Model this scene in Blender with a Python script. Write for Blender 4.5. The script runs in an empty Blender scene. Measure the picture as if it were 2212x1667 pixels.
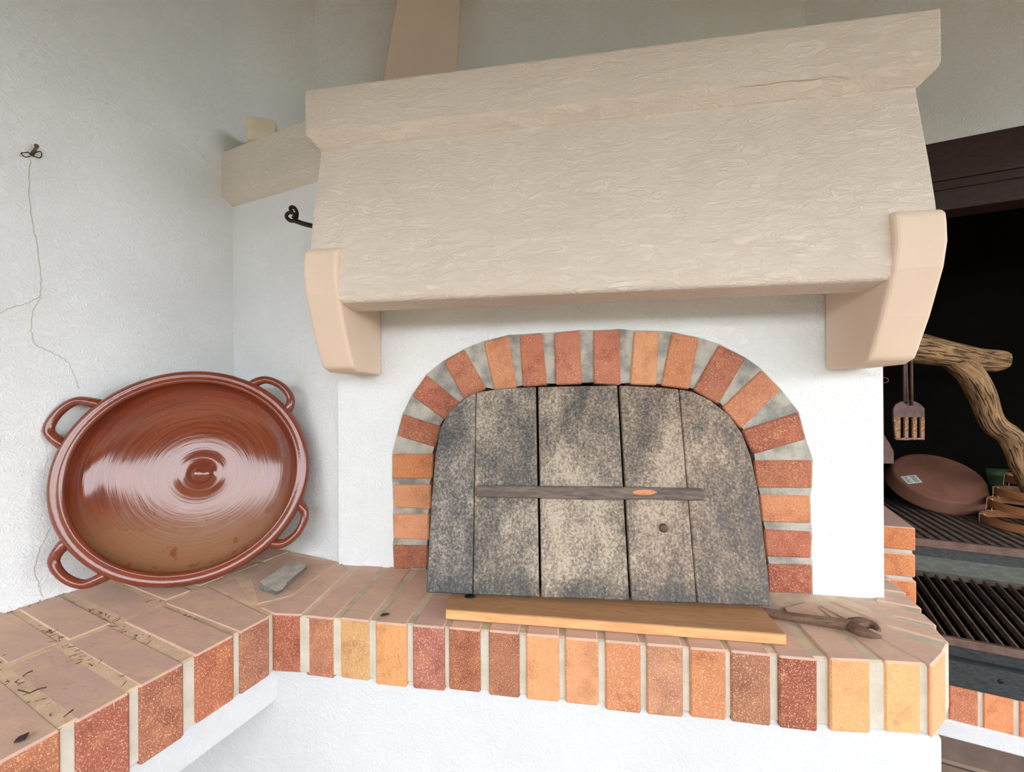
import bpy, bmesh, math, random
from mathutils import Vector, Matrix
import numpy as np
random.seed(7)
SC = bpy.context.scene
COL = SC.collection

# ------------------------------------------------------------------ camera
# z = 0 is the floor, SH is the height of the brick hearth top
SH = 0.95
F, CX, HY, YAW, ROLL = 870.0, 1106.0, 848.0, math.radians(8.6), 0.0055
O = Vector((0, 0, SH + 0.4286))
RIGHT = Vector((math.cos(YAW), math.sin(YAW), 0)); FWD = Vector((-math.sin(YAW), math.cos(YAW), 0)); UP = Vector((0, 0, 1))
cd = bpy.data.cameras.new('camera'); cam = bpy.data.objects.new('camera', cd); COL.objects.link(cam)
ax = (RIGHT - UP * ROLL).normalized(); az = -FWD; ay = az.cross(ax)
M = Matrix((ax, ay, az)).transposed().to_4x4(); M.translation = O
cam.matrix_world = M
cd.sensor_width = 36; cd.lens = 36 * F / 2212; cd.shift_y = 14.5 / 2212; cd.clip_start = 0.02
SC.camera = cam

# ------------------------------------------------------------------ light: open porch, sky in front, sunlit terrace outside
w = bpy.data.worlds.new('sky'); SC.world = w; w.use_nodes = True
bg = w.node_tree.nodes['Background']; bg.inputs[0].default_value = (0.92, 0.96, 1.0, 1); bg.inputs[1].default_value = 7.0
sd = bpy.data.lights.new('sun', 'SUN'); sd.energy = 1.5; sd.angle = 0.01; sd.color = (1, .93, .82)
so = bpy.data.objects.new('sun', sd); COL.objects.link(so); so.rotation_euler = (math.radians(-28), math.radians(8), 0)
SC.view_settings.view_transform = 'Standard'; SC.view_settings.look = 'None'
SC.view_settings.gamma = 1; SC.view_settings.use_curve_mapping = False; SC.view_settings.exposure = 0.29
EAVE_Z, EAVE_Y, EAVE_LOW = 2.75, -1.5, 2.2

# ------------------------------------------------------------------ helpers
def ray(px, py):
    dx, dy = px - CX, HY - py
    a, b = (dx + ROLL * dy) / F, (dy - ROLL * dx) / F
    return RIGHT * a + FWD + UP * b
def onZ(px, py, z=0.0):
    r = ray(px, py); return O + r * ((SH + z - O.z) / r.z)
def onY(px, py, y):
    r = ray(px, py); return O + r * (y / r.y)
def onP(px, py, p, n):
    r = ray(px, py); return O + r * ((p - O).dot(n) / r.dot(n))
def atD(px, py, d): return O + ray(px, py) * d

def lin(c):
    return tuple(((v / 255) / 12.92 if v / 255 <= 0.04045 else ((v / 255 + 0.055) / 1.055) ** 2.4) for v in c[:3])
def col(*c): return (*lin(c), 1)

def tag(o, label=None, cat=None, group=None, kind=None):
    if label: o['label'] = label
    if cat: o['category'] = cat
    if group: o['group'] = group
    if kind: o['kind'] = kind
    return o
def empty(name, loc=(0, 0, 0)):
    o = bpy.data.objects.new(name, None); o.location = loc; o.empty_display_size = .05; COL.objects.link(o); return o

def link(name, me, mats, parent=None, color=None, smooth=False):
    o = bpy.data.objects.new(name, me); COL.objects.link(o)
    for m in (mats if isinstance(mats, (list, tuple)) else [mats]): me.materials.append(m)
    if smooth:
        for p in me.polygons: p.use_smooth = True
    if parent is not None:
        o.parent = parent; o.matrix_parent_inverse = Matrix.Translation(-parent.location) if parent.type == 'EMPTY' else parent.matrix_basis.inverted()
    if color is not None: o.color = color
    return o

def bm_obj(name, bm, mats, parent=None, color=None, smooth=False, origin=None, recalc=True):
    if recalc: bmesh.ops.recalc_face_normals(bm, faces=bm.faces[:])
    if origin is None:
        n = len(bm.verts); origin = sum((v.co for v in bm.verts), Vector()) / max(n, 1)
    origin = Vector(origin)
    for v in bm.verts: v.co -= origin
    me = bpy.data.meshes.new(name); bm.to_mesh(me); bm.free()
    o = link(name, me, mats, None, color, smooth)
    o.location = origin
    if parent is not None:
        o.parent = parent; o.matrix_parent_inverse = Matrix.Translation(-Vector(parent.location))
    return o

def prism_bm(poly, vec, bm=None):
    """closed prism from polygon poly (3D points) swept by vec"""
    bm = bm or bmesh.new(); vec = Vector(vec)
    a = [bm.verts.new(Vector(p)) for p in poly]; b = [bm.verts.new(Vector(p) + vec) for p in poly]
    n = len(poly)
    bm.faces.new(a); bm.faces.new(b[::-1])
    for i in range(n): bm.faces.new((a[i], b[i], b[(i + 1) % n], a[(i + 1) % n]))
    return bm
def bevel(bm, off, seg=1, ang=None):
    bmesh.ops.recalc_face_normals(bm, faces=bm.faces[:])
    es = [e for e in bm.edges if ang is None or (len(e.link_faces) == 2 and e.calc_face_angle(0) > ang)]
    bmesh.ops.bevel(bm, geom=es, offset=off, segments=seg, profile=.5, affect='EDGES', clamp_overlap=True)
    bm.normal_update()
    return bm
def box_bm(x0, x1, y0, y1, z0, z1, bm=None):
    return prism_bm([(x0, y0, z0), (x1, y0, z0), (x1, y1, z0), (x0, y1, z0)], (0, 0, z1 - z0), bm)
def tube_bm(pts, rad, seg=10, bm=None, closed=False, flat=None):
    """tube through pts, rad may be a list"""
    bm = bm or bmesh.new(); pts = [Vector(p) for p in pts]; n = len(pts)
    R = rad if isinstance(rad, (list, tuple)) else [rad] * n
    rings = []; prev = None
    for i in range(n):
        if closed: d = pts[(i + 1) % n] - pts[i - 1]
        else: d = pts[min(i + 1, n - 1)] - pts[max(i - 1, 0)]
        d.normalize()
        if prev is None:
            ref = Vector((0, 0, 1)) if abs(d.z) < .9 else Vector((1, 0, 0))
            s = d.cross(ref).normalized()
        else: s = (prev - d * prev.dot(d)).normalized()
        prev = s; t = d.cross(s)
        rings.append([bm.verts.new(pts[i] + (s * math.cos(2 * math.pi * k / seg) + t * math.sin(2 * math.pi * k / seg) * (flat or 1)) * R[i]) for k in range(seg)])
    m = n if closed else n - 1
    for i in range(m):
        a, b = rings[i], rings[(i + 1) % n]
        for k in range(seg): bm.faces.new((a[k], a[(k + 1) % seg], b[(k + 1) % seg], b[k]))
    if not closed:
        bm.faces.new(rings[0][::-1]); bm.faces.new(rings[-1])
    return bm
def lathe_bm(prof, seg=96, closed=False):
    """prof list of (r,z); r==0 allowed at ends"""
    bm = bmesh.new(); rings = []
    for r, z in prof:
        if r < 1e-6: rings.append([bm.verts.new((0, 0, z))])
        else: rings.append([bm.verts.new((r * math.cos(2 * math.pi * k / seg), r * math.sin(2 * math.pi * k / seg), z)) for k in range(seg)])
    pairs = list(zip(rings, rings[1:])) + ([(rings[-1], rings[0])] if closed else [])
    for a, b in pairs:
        for k in range(seg):
            k2 = (k + 1) % seg
            if len(a) == 1 and len(b) == 1: continue
            if len(a) == 1: bm.faces.new((a[0], b[k], b[k2]))
            elif len(b) == 1: bm.faces.new((a[k], a[k2], b[0]))
            else: bm.faces.new((a[k], a[k2], b[k2], b[k]))
    return bm
def xf(bm, m):
    bm.transform(m); return bm
def frame(c, x, y, z):
    m = Matrix((x, y, z)).transposed().to_4x4(); m.translation = c; return m
def spline(pts, n=6):
    """Catmull-Rom through pts"""
    P = [Vector(p) for p in pts]; out = []
    for i in range(len(P) - 1):
        p0, p1, p2, p3 = P[max(i - 1, 0)], P[i], P[i + 1], P[min(i + 2, len(P) - 1)]
        for k in range(n):
            t = k / n
            out.append(.5 * ((2 * p1) + (p2 - p0) * t + (2 * p0 - 5 * p1 + 4 * p2 - p3) * t * t + (3 * p1 - p0 - 3 * p2 + p3) * t ** 3))
    out.append(P[-1]); return out
def lerp_list(v, n=6):
    out = []
    for a, b in zip(v, v[1:]): out += [a + (b - a) * k / n for k in range(n)]
    return out + [v[-1]]

# ------------------------------------------------------------------ materials
class NT:
    def __init__(s, name):
        s.m = bpy.data.materials.new(name); s.m.use_nodes = True; s.t = s.m.node_tree; s.b = s.t.nodes['Principled BSDF']
        s.b.inputs['Specular IOR Level'].default_value = .3
        s.co = s.t.nodes.new('ShaderNodeTexCoord')
    def n(s, typ, **kw):
        nd = s.t.nodes.new('ShaderNode' + typ)
        for k, v in kw.items():
            if hasattr(nd, k): setattr(nd, k, v)
        return nd
    def l(s, a, b): s.t.links.new(a, b)
    def map(s, scale=(1, 1, 1), src='Object', rnd=False, rot=(0, 0, 0)):
        mp = s.n('Mapping'); mp.inputs['Scale'].default_value = scale; mp.inputs['Rotation'].default_value = rot
        s.l(s.co.outputs[src], mp.inputs[0])
        if rnd:
            oi = s.n('ObjectInfo'); mu = s.n('Math', operation='MULTIPLY'); mu.inputs[1].default_value = 57.3
            s.l(oi.outputs['Random'], mu.inputs[0])
            cb = s.n('CombineXYZ')
            for k in range(3): s.l(mu.outputs[0], cb.inputs[k])
            s.l(cb.outputs[0], mp.inputs['Location'])
        return mp.outputs[0]
    def noise(s, vec, scale, detail=4, rough=.55, dist=0):
        nd = s.n('TexNoise'); nd.inputs['Scale'].default_value = scale; nd.inputs['Detail'].default_value = detail
        nd.inputs['Roughness'].default_value = rough; nd.inputs['Distortion'].default_value = dist
        s.l(vec, nd.inputs['Vector']); return nd.outputs['Fac']
    def voro(s, vec, scale, feature='F1', out='Distance'):
        nd = s.n('TexVoronoi', feature=feature); nd.inputs['Scale'].default_value = scale
        s.l(vec, nd.inputs['Vector']); return nd.outputs[out]
    def ramp(s, fac, stops):
        r = s.n('ValToRGB'); e = r.color_ramp.elements
        while len(e) < len(stops): e.new(0.5)
        for el, (p, c) in zip(e, stops): el.position = p; el.color = c if len(c) == 4 else (*c, 1)
        s.l(fac, r.inputs[0]); return r.outputs[0]
    def rng(s, fac, a, b, c=0., d=1.):
        r = s.n('MapRange'); r.interpolation_type = 'SMOOTHSTEP'
        for k, v in zip((1, 2, 3, 4), (a, b, c, d)): r.inputs[k].default_value = v
        s.l(fac, r.inputs[0]); return r.outputs[0]
    def mix(s, fac, a, b, blend='MIX'):
        m = s.n('Mix', data_type='RGBA', blend_type=blend)
        for sock, v in ((m.inputs[0], fac), (m.inputs[6], a), (m.inputs[7], b)):
            if isinstance(v, (int, float)): sock.default_value = v
            elif isinstance(v, tuple): sock.default_value = v
            else: s.l(v, sock)
        return m.outputs[2]
    def math(s, op, a, b=None):
        m = s.n('Math', operation=op)
        for k, v in enumerate((a, b)):
            if v is None: continue
            if isinstance(v, (int, float)): m.inputs[k].default_value = v
            else: s.l(v, m.inputs[k])
        return m.outputs[0]
    def base(s, v):
        if isinstance(v, tuple): s.b.inputs['Base Color'].default_value = v
        else: s.l(v, s.b.inputs['Base Color'])
    def rough(s, v):
        if isinstance(v, (int, float)): s.b.inputs['Roughness'].default_value = v
        else: s.l(v, s.b.inputs['Roughness'])
    def bump(s, h, strength=.3, dist=.004, prev=None):
        b = s.n('Bump'); b.inputs['Strength'].default_value = strength; b.inputs['Distance'].default_value = dist
        s.l(h, b.inputs['Height'])
        if prev is not None: s.l(prev, b.inputs['Normal'])
        s.l(b.outputs[0], s.b.inputs['Normal']); return b.outputs[0]

def plaster(name, c, c2, sx=(1, 1, 1), scale=70, strength=.35, dist=.004, rough=.9, flecks=False, rot=(0, 0, 0)):
    t = NT(name); v = t.map(sx, rot=rot)
    big = t.noise(t.map(), 3.5, 3); cc = t.mix(t.rng(big, .35, .7), c, c2)
    if flecks:
        f = t.noise(t.map(), 120, 2); cc = t.mix(t.rng(f, .70, .76, 0, .35), cc, col(190, 180, 165))
    t.base(cc); t.rough(rough)
    n1 = t.noise(v, scale, 6, .6, 1.2); n2 = t.noise(v, scale * 3.2, 3, .5, .6)
    r1 = t.math('ABSOLUTE', t.math('SUBTRACT', n1, .5))
    h = t.math('ADD', t.math('MULTIPLY', t.math('MINIMUM', r1, .12), 3.5), t.math('MULTIPLY', n2, .25))
    t.bump(h, strength, dist * 1.7); return t.m

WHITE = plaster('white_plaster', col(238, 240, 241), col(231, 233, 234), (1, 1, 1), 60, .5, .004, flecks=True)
WHITE_LOW = plaster('white_plaster_smooth', col(204, 205, 208), col(197, 198, 201), (1, 1, 1), 50, .4, .003, flecks=True)  # darker white standing in for less light on the low walls
UPPER = plaster('upper_wall_paint', col(208, 205, 192), col(202, 198, 184), (1, 1, 1), 40, .08, .003)
HOOD = plaster('hood_plaster', col(226, 213, 198), col(221, 206, 191), (.55, 1, 1.5), 48, .55, .0045)
LEDGE = plaster('ledge_plaster', col(232, 224, 213), col(226, 217, 205), (.55, 1, 1.5), 48, .5, .0045)
CORBEL = plaster('corbel_cream', col(226, 204, 182), col(220, 196, 174), (1, 1, .25), 26, .06, .002, .6)
FLUE = plaster('flue_beige', col(222, 202, 184), col(216, 195, 177), (1, 1, 1), 40, .08, .003)

def brick_face():
    t = NT('brick_face'); v = t.map(rnd=True)
    oi = t.n('ObjectInfo'); c = oi.outputs['Color']
    dark = t.mix(1., c, (.62, .52, .50, 1), 'MULTIPLY')
    lt = t.mix(.4, c, col(214, 146, 102))
    a = t.noise(v, 22, 4, .6); c1 = t.mix(t.rng(a, .46, .74, 0, .8), c, dark)
    c1 = t.mix(t.rng(t.noise(v, 30, 3), .5, .72, 0, .55), c1, lt)
    sp = t.noise(v, 520, 3, .6); c2 = t.mix(t.rng(sp, .53, .66, 0, .62), c1, col(236, 196, 160))
    dk = t.noise(v, 300, 2, .6); c2 = t.mix(t.rng(dk, .62, .72, 0, .5), c2, dark)
    wh = t.noise(v, 34, 5, .7); c3 = t.mix(t.rng(wh, .70, .78, 0, .6), c2, col(222, 200, 186))
    t.base(c3); t.rough(.88)
    n1 = t.noise(v, 330, 3, .6); n2 = t.noise(v, 40, 3)
    t.bump(t.math('ADD', n1, t.math('MULTIPLY', n2, .8)), .55, .0022); return t.m
def brick_top():
    t = NT('brick_bed_face'); v = t.map((1, 2.2, 1), rnd=True, rot=(0, 0, .25)); oi = t.n('ObjectInfo')
    base = t.mix(.12, col(206, 172, 156), oi.outputs['Color'])
    a = t.noise(v, 14, 5, .6, .6); c = t.mix(t.rng(a, .42, .68, 0, .5), base, col(220, 184, 148))
    b = t.noise(v, 55, 4, .6); c = t.mix(t.rng(b, .55, .75, 0, .32), c, col(140, 112, 102))
    t.base(c); t.rough(.8)
    t.bump(t.math('ADD', t.noise(v, 60, 5, .65, .5), t.math('MULTIPLY', t.noise(v, 400, 2), .3)), .3, .0015); return t.m
BF, BT = brick_face(), brick_top()
def mortar(name, c, c2, s=.5):
    t = NT(name); v = t.map()
    t.base(t.mix(t.rng(t.noise(v, 25, 4), .35, .7), c, c2)); t.rough(.95)
    t.bump(t.math('ADD', t.noise(v, 260, 4, .7), t.noise(v, 45, 3)), s, .003); return t.m
MORT_TOP = mortar('mortar_dusty', col(214, 192, 164), col(186, 170, 148))
MORT_LEFT = mortar('mortar_sandy', col(224, 192, 160), col(202, 172, 144))
MORT_SIDE = mortar('mortar_pale', col(202, 194, 180), col(188, 178, 162))
MORT_ARCH = mortar('mortar_grey', col(186, 180, 168), col(128, 127, 122))

def simple(name, c, rough=.6, metal=0, c2=None, ns=30, bump=0, bs=120, stretch=(1, 1, 1), spec=.3, rnd=False):
    t = NT(name); v = t.map(stretch, rnd=rnd)
    t.base(t.mix(t.rng(t.noise(v, ns, 5, .6), .35, .68), c, c2) if c2 else c); t.rough(rough)
    t.b.inputs['Metallic'].default_value = metal; t.b.inputs['Specular IOR Level'].default_value = spec
    if bump: t.bump(t.noise(v, bs, 5, .6), bump, .002)
    return t.m
def wood(name, c, c2, c3, stretch, ns=12, rough=.55, bump=.2):
    t = NT(name); v = t.map(stretch, rnd=True)
    a = t.noise(v, ns, 5, .6, 1.2); b = t.noise(v, ns * 5, 4, .6, .4)
    cc = t.mix(t.rng(a, .3, .7), c, c2); cc = t.mix(t.rng(b, .5, .72, 0, .7), cc, c3)
    t.base(cc); t.rough(rough); t.bump(t.math('ADD', b, a), bump, .0015); return t.m
OAK = wood('oak_board', col(182, 139, 100), col(168, 123, 85), col(142, 102, 70), (1, 9, 9), 6, .5, .12)
OAK_CUT = wood('oak_sawn_edge', col(222, 172, 120), col(208, 152, 104), col(196, 132, 88), (1, 7, 7), 7, .65, .25)
OLDWOOD = wood('weathered_wood', col(122, 94, 78), col(92, 70, 56), col(60, 45, 36), (1, 8, 8), 10, .8, .4)
BENT = wood('bent_wood', col(176, 122, 82), col(154, 100, 64), col(120, 76, 48), (1, 1, 9), 12, .5, .15)
DARKWOOD = wood('dark_stained_wood', col(62, 44, 42), col(52, 36, 34), col(40, 27, 24), (1, 9, 9), 8, .45, .1)

def door_mat():
    t = NT('scorched_planks'); v = t.map((1, 1, .6), rnd=False); oi = t.n('ObjectInfo')
    vs = t.map((1, 1, .18), rnd=True)
    big = t.noise(v, 7, 4, .6, .4); med = t.noise(t.map((1, 1, .45), rnd=True), 26, 5, .7)
    sx = t.n('SeparateXYZ'); t.l(t.co.outputs['Object'], sx.inputs[0])
    fine = t.noise(t.map((1, 1, .85)), 210, 3, .75)
    f = t.math('ADD', t.math('MULTIPLY', big, .52), t.math('ADD', t.math('MULTIPLY', med, .38), t.math('MULTIPLY', fine, .68)))
    tone = oi.outputs['Color']
    sc = t.math('ADD', t.rng(sx.outputs[2], .0, .055, .11, 0), t.math('ADD', t.rng(sx.outputs[0], .0, .07, .05, 0), t.rng(sx.outputs[0], .60, .67, 0, .05)))
    f = t.math('SUBTRACT', f, sc)
    c = t.ramp(f, [(.55, col(46, 47, 49)), (.68, col(78, 75, 72)), (.79, col(130, 118, 107)), (.93, col(184, 172, 156))])
    c = t.mix(1., c, tone, 'MULTIPLY')
    t.base(c); t.rough(t.rng(f, .6, .85, .35, .75)); t.b.inputs['Specular IOR Level'].default_value = .5
    t.bump(t.math('ADD', t.math('MULTIPLY', fine, .8), t.math('ADD', t.noise(vs, 60, 4, .6), t.math('MULTIPLY', med, .5))), .7, .004); return t.m
DOOR = door_mat()
BARW = wood('scorched_bar', col(120, 104, 94), col(84, 74, 68), col(58, 52, 50), (1, 8, 8), 10, .6, .3)
CHIP = simple('fresh_split_wood', col(206, 142, 100), .7, c2=col(186, 118, 78), ns=60)

def pan_mat(name, dust):
    t = NT(name); v = t.map()
    sx = t.n('SeparateXYZ'); t.l(t.co.outputs['Object'], sx.inputs[0])
    r = t.math('SQRT', t.math('ADD', t.math('MULTIPLY', sx.outputs[0], sx.outputs[0]), t.math('MULTIPLY', sx.outputs[1], sx.outputs[1])))
    cb = t.n('CombineXYZ'); t.l(t.math('MULTIPLY', r, 1.0), cb.inputs[0]); t.l(t.math('MULTIPLY', sx.outputs[0], .06), cb.inputs[1]); t.l(t.math('MULTIPLY', sx.outputs[1], .06), cb.inputs[2])
    ring = t.noise(cb.outputs[0], 160, 3, .55)
    c = t.mix(t.rng(ring, .35, .68), col(128, 60, 38), col(106, 46, 30))
    c = t.mix(t.rng(t.noise(v, 9, 3), .4, .65, 0, .5), c, col(112, 58, 44))
    c = t.mix(t.rng(t.noise(v, 330, 2), .68, .74, 0, .6), c, col(190, 130, 90))
    if dust:
        y = t.math('ADD', t.math('MULTIPLY', sx.outputs[1], -1.), t.math('MULTIPLY', t.math('SUBTRACT', t.noise(v, 8, 4), .5), .12))
        d = t.rng(y, .0, .17, 0, .8)
        streak = t.rng(t.noise(t.map((1, .25, 1)), 40, 3), .60, .68, 1, .45)
        d = t.math('MULTIPLY', d, streak)
        c = t.mix(d, c, col(140, 100, 68))
        t.rough(t.math('ADD', t.math('MULTIPLY', d, .28), t.math('ADD', .06, t.math('MULTIPLY', t.noise(v, 30, 3), .10))))
        t.bump(ring, .11, .004)
    else:
        t.rough(.16); t.bump(t.noise(v, 160, 3), .12, .002)
    t.base(c); t.b.inputs['Specular IOR Level'].default_value = .62
    return t.m
PAN_IN, PAN_RIM = pan_mat('glazed_clay_inside', True), pan_mat('glazed_clay_rim', False)

CLAY = simple('dull_red_clay', col(126, 84, 68), .75, c2=col(112, 72, 60), ns=12, bump=.1)
STONE = simple('grey_stone', col(192, 184, 170), .85, c2=col(160, 154, 144), ns=60, bump=.6, bs=220)
STONE_D = simple('broken_stone_edge', col(104, 104, 102), .85, c2=col(140, 138, 130), ns=120, bump=.8, bs=260)
IRON = simple('brown_iron', col(62, 42, 36), .4, .6, c2=col(46, 32, 28), ns=60, bump=.15)
RUST = simple('rusty_steel', col(112, 90, 82), .6, .3, c2=col(92, 72, 66), ns=40, bump=.2)
STEEL = simple('dark_steel', col(70, 74, 76), .45, .5, c2=col(54, 58, 60), ns=30, bump=.12, stretch=(1, 8, 8))
GREENSTEEL = simple('grey_green_steel', col(92, 98, 92), .55, .4, c2=col(76, 82, 78), ns=22, bump=.12, stretch=(1, 6, 6))
BARS = simple('grate_bars', col(120, 106, 96), .55, .2, c2=col(88, 76, 68), ns=40, bump=.15)
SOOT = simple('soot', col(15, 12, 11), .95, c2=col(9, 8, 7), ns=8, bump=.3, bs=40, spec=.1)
TOOL = simple('old_tool_iron', col(104, 82, 78), .6, .3, c2=col(84, 62, 58), ns=40, bump=.2)
TOOLRUST = simple('crusted_rust', col(178, 136, 102), .85, c2=col(104, 70, 52), ns=150, bump=.6, bs=200)
PAPER = simple('label_paper', col(196, 200, 192), .8)
INK = simple('label_ink', col(92, 96, 94), .8)
GREEN = simple('green_glaze', col(44, 64, 38), .5, c2=col(30, 46, 28), ns=20)
STRING = simple('pale_string', col(214, 196, 168), .9)
TWIG = simple('dry_twig', col(70, 56, 40), .9, c2=col(96, 78, 56), ns=80)
LEAF = simple('dry_leaf', col(62, 50, 46), .7)
TILE = simple('floor_tile', col(150, 128, 112), .55, c2=col(126, 106, 94), ns=5, bump=.1, bs=30, rnd=True)
TILEDARK = simple('brown_render', col(112, 94, 84), .8, c2=col(98, 82, 74), ns=10, bump=.15)
GROUT = simple('grout', col(120, 104, 92), .95, bump=.3)
TERR = simple('terrace_paving', col(104, 94, 72), .9, c2=col(90, 82, 62), ns=2)
SKYBLOCK = simple('sky_block_green', col(60, 70, 42), .9, c2=col(44, 54, 32), ns=4)  # for the unseen walls added to block low sky light
CRACK = simple('crack_shadow', col(188, 184, 174), 1.0)
BLOCK = simple('pale_stone_block', col(224, 212, 188), .9, c2=col(214, 200, 176), ns=20, bump=.15)
CEILWOOD = simple('porch_ceiling_wood', col(118, 101, 86), .7, c2=col(100, 84, 70), ns=6, stretch=(1, 8, 1))
DARKHOLE = simple('dark_nail', col(30, 26, 24), .5, .5)
LIMB = None
def limb_mat():
    t = NT('driftwood'); v = t.map((.55, 9, 9), src='UV')
    n = t.noise(v, 2.6, 5, .6, .8); m = t.noise(t.map((.6, 3, 3), src='UV'), 2.2, 4, .6, 1.5)
    c = t.mix(t.rng(m, .36, .66), col(188, 150, 108), col(146, 112, 78)); c = t.mix(t.rng(n, .47, .60), c, col(60, 44, 32))
    t.base(c); t.rough(.8); t.bump(t.math('MULTIPLY', n, -1), .8, .006); return t.m
LIMB = limb_mat()

# ------------------------------------------------------------------ plan frames
TH = math.radians(15.2)
CO = onZ(507, 1162)                                    # corner of left wall and back wall at hearth height
U = Vector((math.cos(TH), -math.sin(TH), 0))           # along the back wall, to the right
W = Vector((-math.sin(TH), -math.cos(TH), 0))          # along the left wall, towards the camera
def uwz(a, b, z): p = CO + U * a + W * b; return Vector((p.x, p.y, SH + z))
WA = math.radians(16.5)
DU = Vector((math.cos(WA), -math.sin(WA), 0)); NB = Vector((math.sin(WA), math.cos(WA), 0))
P0 = atD(2130, 1497, 1.12)
def wg(a, b, z): p = P0 + DU * a + NB * b; return Vector((p.x, p.y, SH + z))     # grill wing frame
def onB(px, py, b): return onP(px, py, P0 + NB * b, NB)

# ================================================================== SETTING
def struct(name, bm, m, parent=None, **k):
    o = bm_obj(name, bm, m, parent, **k)
    if parent is None: o['kind'] = 'structure'
    return o
YW = 0.938           # face of the oven wall
YF = 0.710           # front of the hearth bricks
CEIL = EAVE_Z

# left wall: a thick slab, its inner face on the plane through CO
bm = prism_bm([uwz(0, -.40, -SH), uwz(0, 2.6, -SH), uwz(-.12, 2.6, -SH), uwz(-.12, -.40, -SH)], (0, 0, CEIL + .05))
wall_left = struct('wall_left', bm, WHITE)
wall_left['label'] = 'white textured plaster wall on the left with hairline cracks'
# back wall (below the ledge it carries) between left wall and oven
bm = prism_bm([uwz(-.02, 0, -SH), uwz(.445, 0, -SH), uwz(.445, -.06, -SH), uwz(-.02, -.06, -SH)], (0, 0, SH + 1.125))
struct('wall_back', bm, WHITE)
# upper back wall with soft rounded corner, and the wall above the grill opening
q1 = uwz(0, -.08, 0); q2 = wg(-.404, 0, 0)
cr = []
RC = .17
for k in range(13):      # quarter round, tangent to the left wall
    a = k / 12 * math.pi / 2
    cr.append(uwz(.0004 + RC - RC * math.cos(a), .02 - RC * math.sin(a), 0))
pl = cr + [q2]
back = [p + (Vector((-.004, .0, 0)) if i == 0 else Vector((-.02, .05, 0)) if i < 4 else Vector((0, .1, 0))) for i, p in enumerate(pl)]
bm = bmesh.new(); z0, z1 = SH + .95, CEIL + .02
lo = [bm.verts.new((p.x, p.y, z0)) for p in pl]; hi = [bm.verts.new((p.x, p.y, z1)) for p in pl]
lo2 = [bm.verts.new((p.x, p.y, z0)) for p in back]; hi2 = [bm.verts.new((p.x, p.y, z1)) for p in back]
for i in range(len(pl) - 1):
    bm.faces.new((lo[i], lo[i + 1], hi[i + 1], hi[i])); bm.faces.new((lo2[i], hi2[i], hi2[i + 1], lo2[i + 1]))
    bm.faces.new((lo[i], lo2[i], lo2[i + 1], lo[i + 1])); bm.faces.new((hi[i], hi[i + 1], hi2[i + 1], hi2[i]))
o = struct('wall_upper', bm, WHITE)
bm = prism_bm([wg(-.404, 0, 1.14), wg(1.9, 0, 1.14), wg(1.9, .12, 1.14), wg(-.404, .12, 1.14)], (0, 0, CEIL - SH - 1.14 + .02))
struct('wall_right', bm, WHITE)

# oven wall with the arch hole
def Lz(l, ox, oy): return [(ox + x / 2.565, oy + y / 2.565) for x, y in l]
ARCH = [Lz(q, 800, 680) for q in (
    [(125, 1275), (318, 1280), (312, 1405), (130, 1410)], [(125, 1105), (325, 1105), (322, 1248), (130, 1240)],
    [(123, 940), (335, 938), (331, 1078), (128, 1068)], [(122, 772), (350, 770), (343, 908), (122, 905)],
    [(180, 552), (392, 618), (360, 735), (148, 668)], [(310, 335), (500, 490), (410, 585), (232, 445)],
    [(520, 192), (640, 408), (522, 470), (405, 258)], [(765, 115), (812, 405), (685, 418), (625, 150)],
    [(950, 103), (980, 388), (845, 398), (825, 112)], [(1160, 88), (1175, 383), (1025, 388), (1018, 100)],
    [(1380, 82), (1387, 388), (1237, 382), (1235, 88)])] + [Lz(q, 1300, 680) for q in (
    [(180, 90), (315, 92), (305, 390), (155, 385)], [(388, 98), (540, 130), (482, 412), (330, 392)],
    [(650, 165), (795, 240), (650, 495), (508, 418)], [(885, 305), (992, 415), (772, 632), (665, 510)],
    [(1090, 540), (1130, 690), (838, 775), (778, 640)],
    [(1170, 808), (1165, 960), (860, 958), (843, 808)], [(1155, 1005), (1160, 1155), (890, 1150), (872, 995)],
    [(1165, 1205), (1163, 1350), (912, 1340), (900, 1190)], [(1168, 1390), (1170, 1550), (925, 1540), (920, 1382)])]
ARCH_COL = [(150, 78, 56), (208, 128, 92), (198, 120, 84), (186, 104, 64), (152, 80, 58), (156, 80, 60), (166, 92, 68), (192, 116, 82), (172, 92, 68), (176, 98, 76),
            (176, 96, 74), (204, 128, 90), (186, 108, 74), (160, 88, 66), (184, 108, 78), (152, 78, 58), (160, 86, 62), (190, 112, 76), (166, 86, 64), (148, 72, 54)]
YB = YW - .006      # brick faces stand slightly proud
arch_q = [[onY(x, y, YB) for x, y in q] for q in ARCH]
def order_outer(i, q):
    c = Vector((.03, 0, SH + .22)); d = sorted(q, key=lambda p: -((p.x - c.x) ** 2 + (p.z - c.z) ** 2))
    return d[:2], d[2:]
outer, inner = [], []
for i, q in enumerate(arch_q):
    if i < 4: oo, ii = [q[3], q[0]], [q[2], q[1]]
    elif i < 7: oo, ii = ([q[3], q[0]], [q[2], q[1]])
    elif i < 11: oo, ii = ([q[3], q[0]], [q[2], q[1]])
    elif i < 16: oo, ii = ([q[0], q[1]], [q[3], q[2]])
    else: oo, ii = ([q[0], q[1]], [q[3], q[2]])
    if i in (5, 6, 4): oo, ii = [q[3], q[0]], [q[2], q[1]]
    outer += oo; inner += ii
xl, xr = outer[0].x, outer[-1].x
out2 = [Vector((xl, YW, SH - .012))] + [Vector((p.x, YW, p.z)) for p in outer] + [Vector((xr, YW, SH - .012))]
xl2, xr2 = inner[0].x, inner[-1].x
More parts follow.
